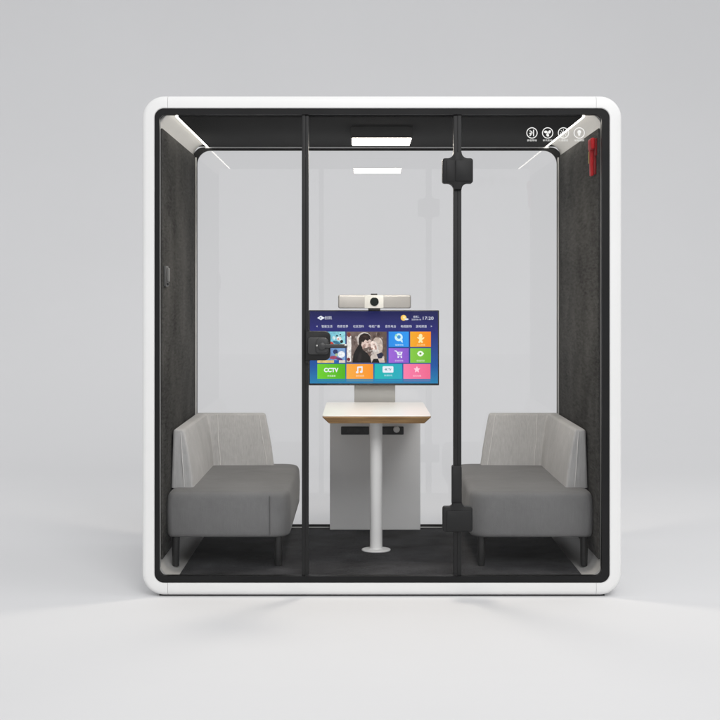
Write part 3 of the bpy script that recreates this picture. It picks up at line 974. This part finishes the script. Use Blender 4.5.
# ------------------------------------------------------------------ conference camera bar on top of the screen
vc = thing('camera_bar', 'silver conference camera bar with one dark round lens on top of the screen', 'camera', (TVX, TY + 0.02, TVZ + hz))
vx0, vx1, vz0, vz1 = P(338.2, 0)[0], P(410.8, 0)[0], P(0, 308.3)[1], P(0, 294.9)[1]
bm = NB()
slab_xz(bm, rrect(vx0, vx1, vz0, vz1, 0.010, 6), TY - 0.035, TY + 0.030, 0.008, 3)
vb = obj('speaker_body', bm, M['silver'], vc)
bm = NB()
slab_xz(bm, rrect(P(364.6, 0)[0], P(383.4, 0)[0], vz0 + 0.0012, vz1 - 0.0012, 0.003, 3), TY - 0.0375, TY - 0.0335, 0.001)
obj('face_plate', bm, M['cream'], vc)
lcx, lcz = P(374.3, 301.6)
bm = NB()
disc_y(bm, lcx, lcz, [(0.0235, TY - 0.0370), (0.0235, TY - 0.0410), (0.0205, TY - 0.0425), (0.0185, TY - 0.0400)], 40)
obj('lens', bm, M['lens'], vc)
bm = NB()
slab_xz(bm, rrect(P(370.8, 0)[0], P(377.3, 0)[0], vz1 - 0.001, P(0, 293.6)[1], 0.002, 3), TY - 0.02, TY + 0.012, 0.001)
obj('privacy_slide', bm, M['black_soft'], vc)
bm = NB()
slab_xz(bm, rrect(P(368.2, 0)[0], P(380.2, 0)[0], TVZ + hz, vz0 + 0.001, 0.002, 3), TY - 0.038, TY + 0.018, 0.001)
obj('clamp', bm, M['black_soft'], vc)

# ------------------------------------------------------------------ things on the felt walls
fw = LX1 - 0.009
ham = thing('emergency_hammer', 'red emergency hammer in its holder hung high on the right felt wall', 'hammer', (fw, 0.16, 1.95))
bm = NB()
box(bm, fw - 0.010, fw, 0.108, 0.218, 2.035, 2.118, 0.004)
box(bm, fw - 0.010, fw, 0.130, 0.210, 1.950, 2.040, 0.004)
obj('holder', bm, M['red_dark'], ham)
bm = NB()
box(bm, fw - 0.029, fw - 0.009, 0.112, 0.214, 2.066, 2.120, 0.008, 3)
b = NB()
loft(b, [[(fw - 0.027, .145, 2.075), (fw - 0.0095, .145, 2.075), (fw - 0.0095, .205, 2.075), (fw - 0.027, .205, 2.075)],
         [(fw - 0.025, .155, 1.99), (fw - 0.0095, .155, 1.99), (fw - 0.0095, .195, 1.99), (fw - 0.025, .195, 1.99)],
         [(fw - 0.023, .150, 1.945), (fw - 0.0095, .150, 1.945), (fw - 0.0095, .20, 1.945), (fw - 0.023, .20, 1.945)]], caps=True)
bmesh.ops.recalc_face_normals(b, faces=b.faces)
bmesh.ops.bevel(b, geom=b.edges[:], offset=0.004, segments=2, profile=0.5, affect='EDGES')
merge(bm, b)
obj('handle', bm, M['red'], ham)
bm = NB()
box(bm, fw - 0.0286, fw - 0.0262, 0.180, 0.200, 2.005, 2.060, 0.001)
obj('sticker', bm, M['olive'], ham)

fl = LX0 + 0.009
sw = thing('wall_switch', 'small grey switch fitting on the left felt wall beside the front trim', 'switch', (fl, 0.17, 1.42))
bm = NB()
box(bm, fl, fl + 0.012, 0.115, 0.205, 1.425, 1.522, 0.004, 3)
p0 = obj('switch_plate', bm, M['switch'], sw)
bm = NB()
box(bm, fl + 0.011, fl + 0.022, 0.135, 0.185, 1.447, 1.513, 0.005, 3)
obj('rocker', bm, M['rocker'], sw)
bm = NB()
box(bm, fl + 0.011, fl + 0.020, 0.145, 0.175, 1.431, 1.443, 0.002, 2)
obj('indicator', bm, M['black_soft'], sw)

# ------------------------------------------------------------------ light
w = bpy.data.worlds.new('World')
S.world = w
w.use_nodes = True
bg = w.node_tree.nodes['Background']
bg.inputs[0].default_value = (0.985, 0.99, 1.0, 1)
bg.inputs[1].default_value = 0.805

def softbox(name, loc, target, size, power, col, spread=180):
    l = bpy.data.lights.new(name, 'AREA')
    l.shape = 'SQUARE'
    l.size = size
    l.energy = power
    l.color = col
    l.spread = math.radians(spread)          # narrows the beam; the front fill uses it to spare the near floor
    o = bpy.data.objects.new(name, l)
    o.location = loc
    o.rotation_euler = (Vector(target) - Vector(loc)).to_track_quat('-Z', 'Y').to_euler()
    COL.objects.link(o)
softbox('studio_softbox', (4.2, -0.4, 7.2), (0.1, 0.8, 0.5), 6.0, 85, (1.0, 0.99, 0.975))
softbox('added_front_fill', (1.8, -8.5, 6.6), (0.1, 0.8, 1.5), 4.0, 66, (1.0, 0.995, 0.985), 64)  # unseen fill added to brighten sofa fronts, cabinet, column and white frame

# ------------------------------------------------------------------ camera
cd = bpy.data.cameras.new('camera')
cam = bpy.data.objects.new('camera', cd)
COL.objects.link(cam)
cam.location = (0.0, -6.93, 1.381)
cam.rotation_euler = (math.radians(90), 0, 0)
cd.sensor_width = 36.0
cd.lens = 36.0 * 1511.0 / 720.0
cd.shift_y = -64.0 / 720.0
cd.clip_end = 200.0
S.camera = cam

S.render.engine = 'CYCLES'
S.cycles.max_bounces = 10
S.cycles.diffuse_bounces = 5
S.cycles.transparent_max_bounces = 24
S.cycles.use_denoising = True
S.cycles.sample_clamp_indirect = 6.0
S.view_settings.view_transform = 'Standard'
S.view_settings.look = 'None'
S.view_settings.exposure = 0.0
S.view_settings.gamma = 1.0
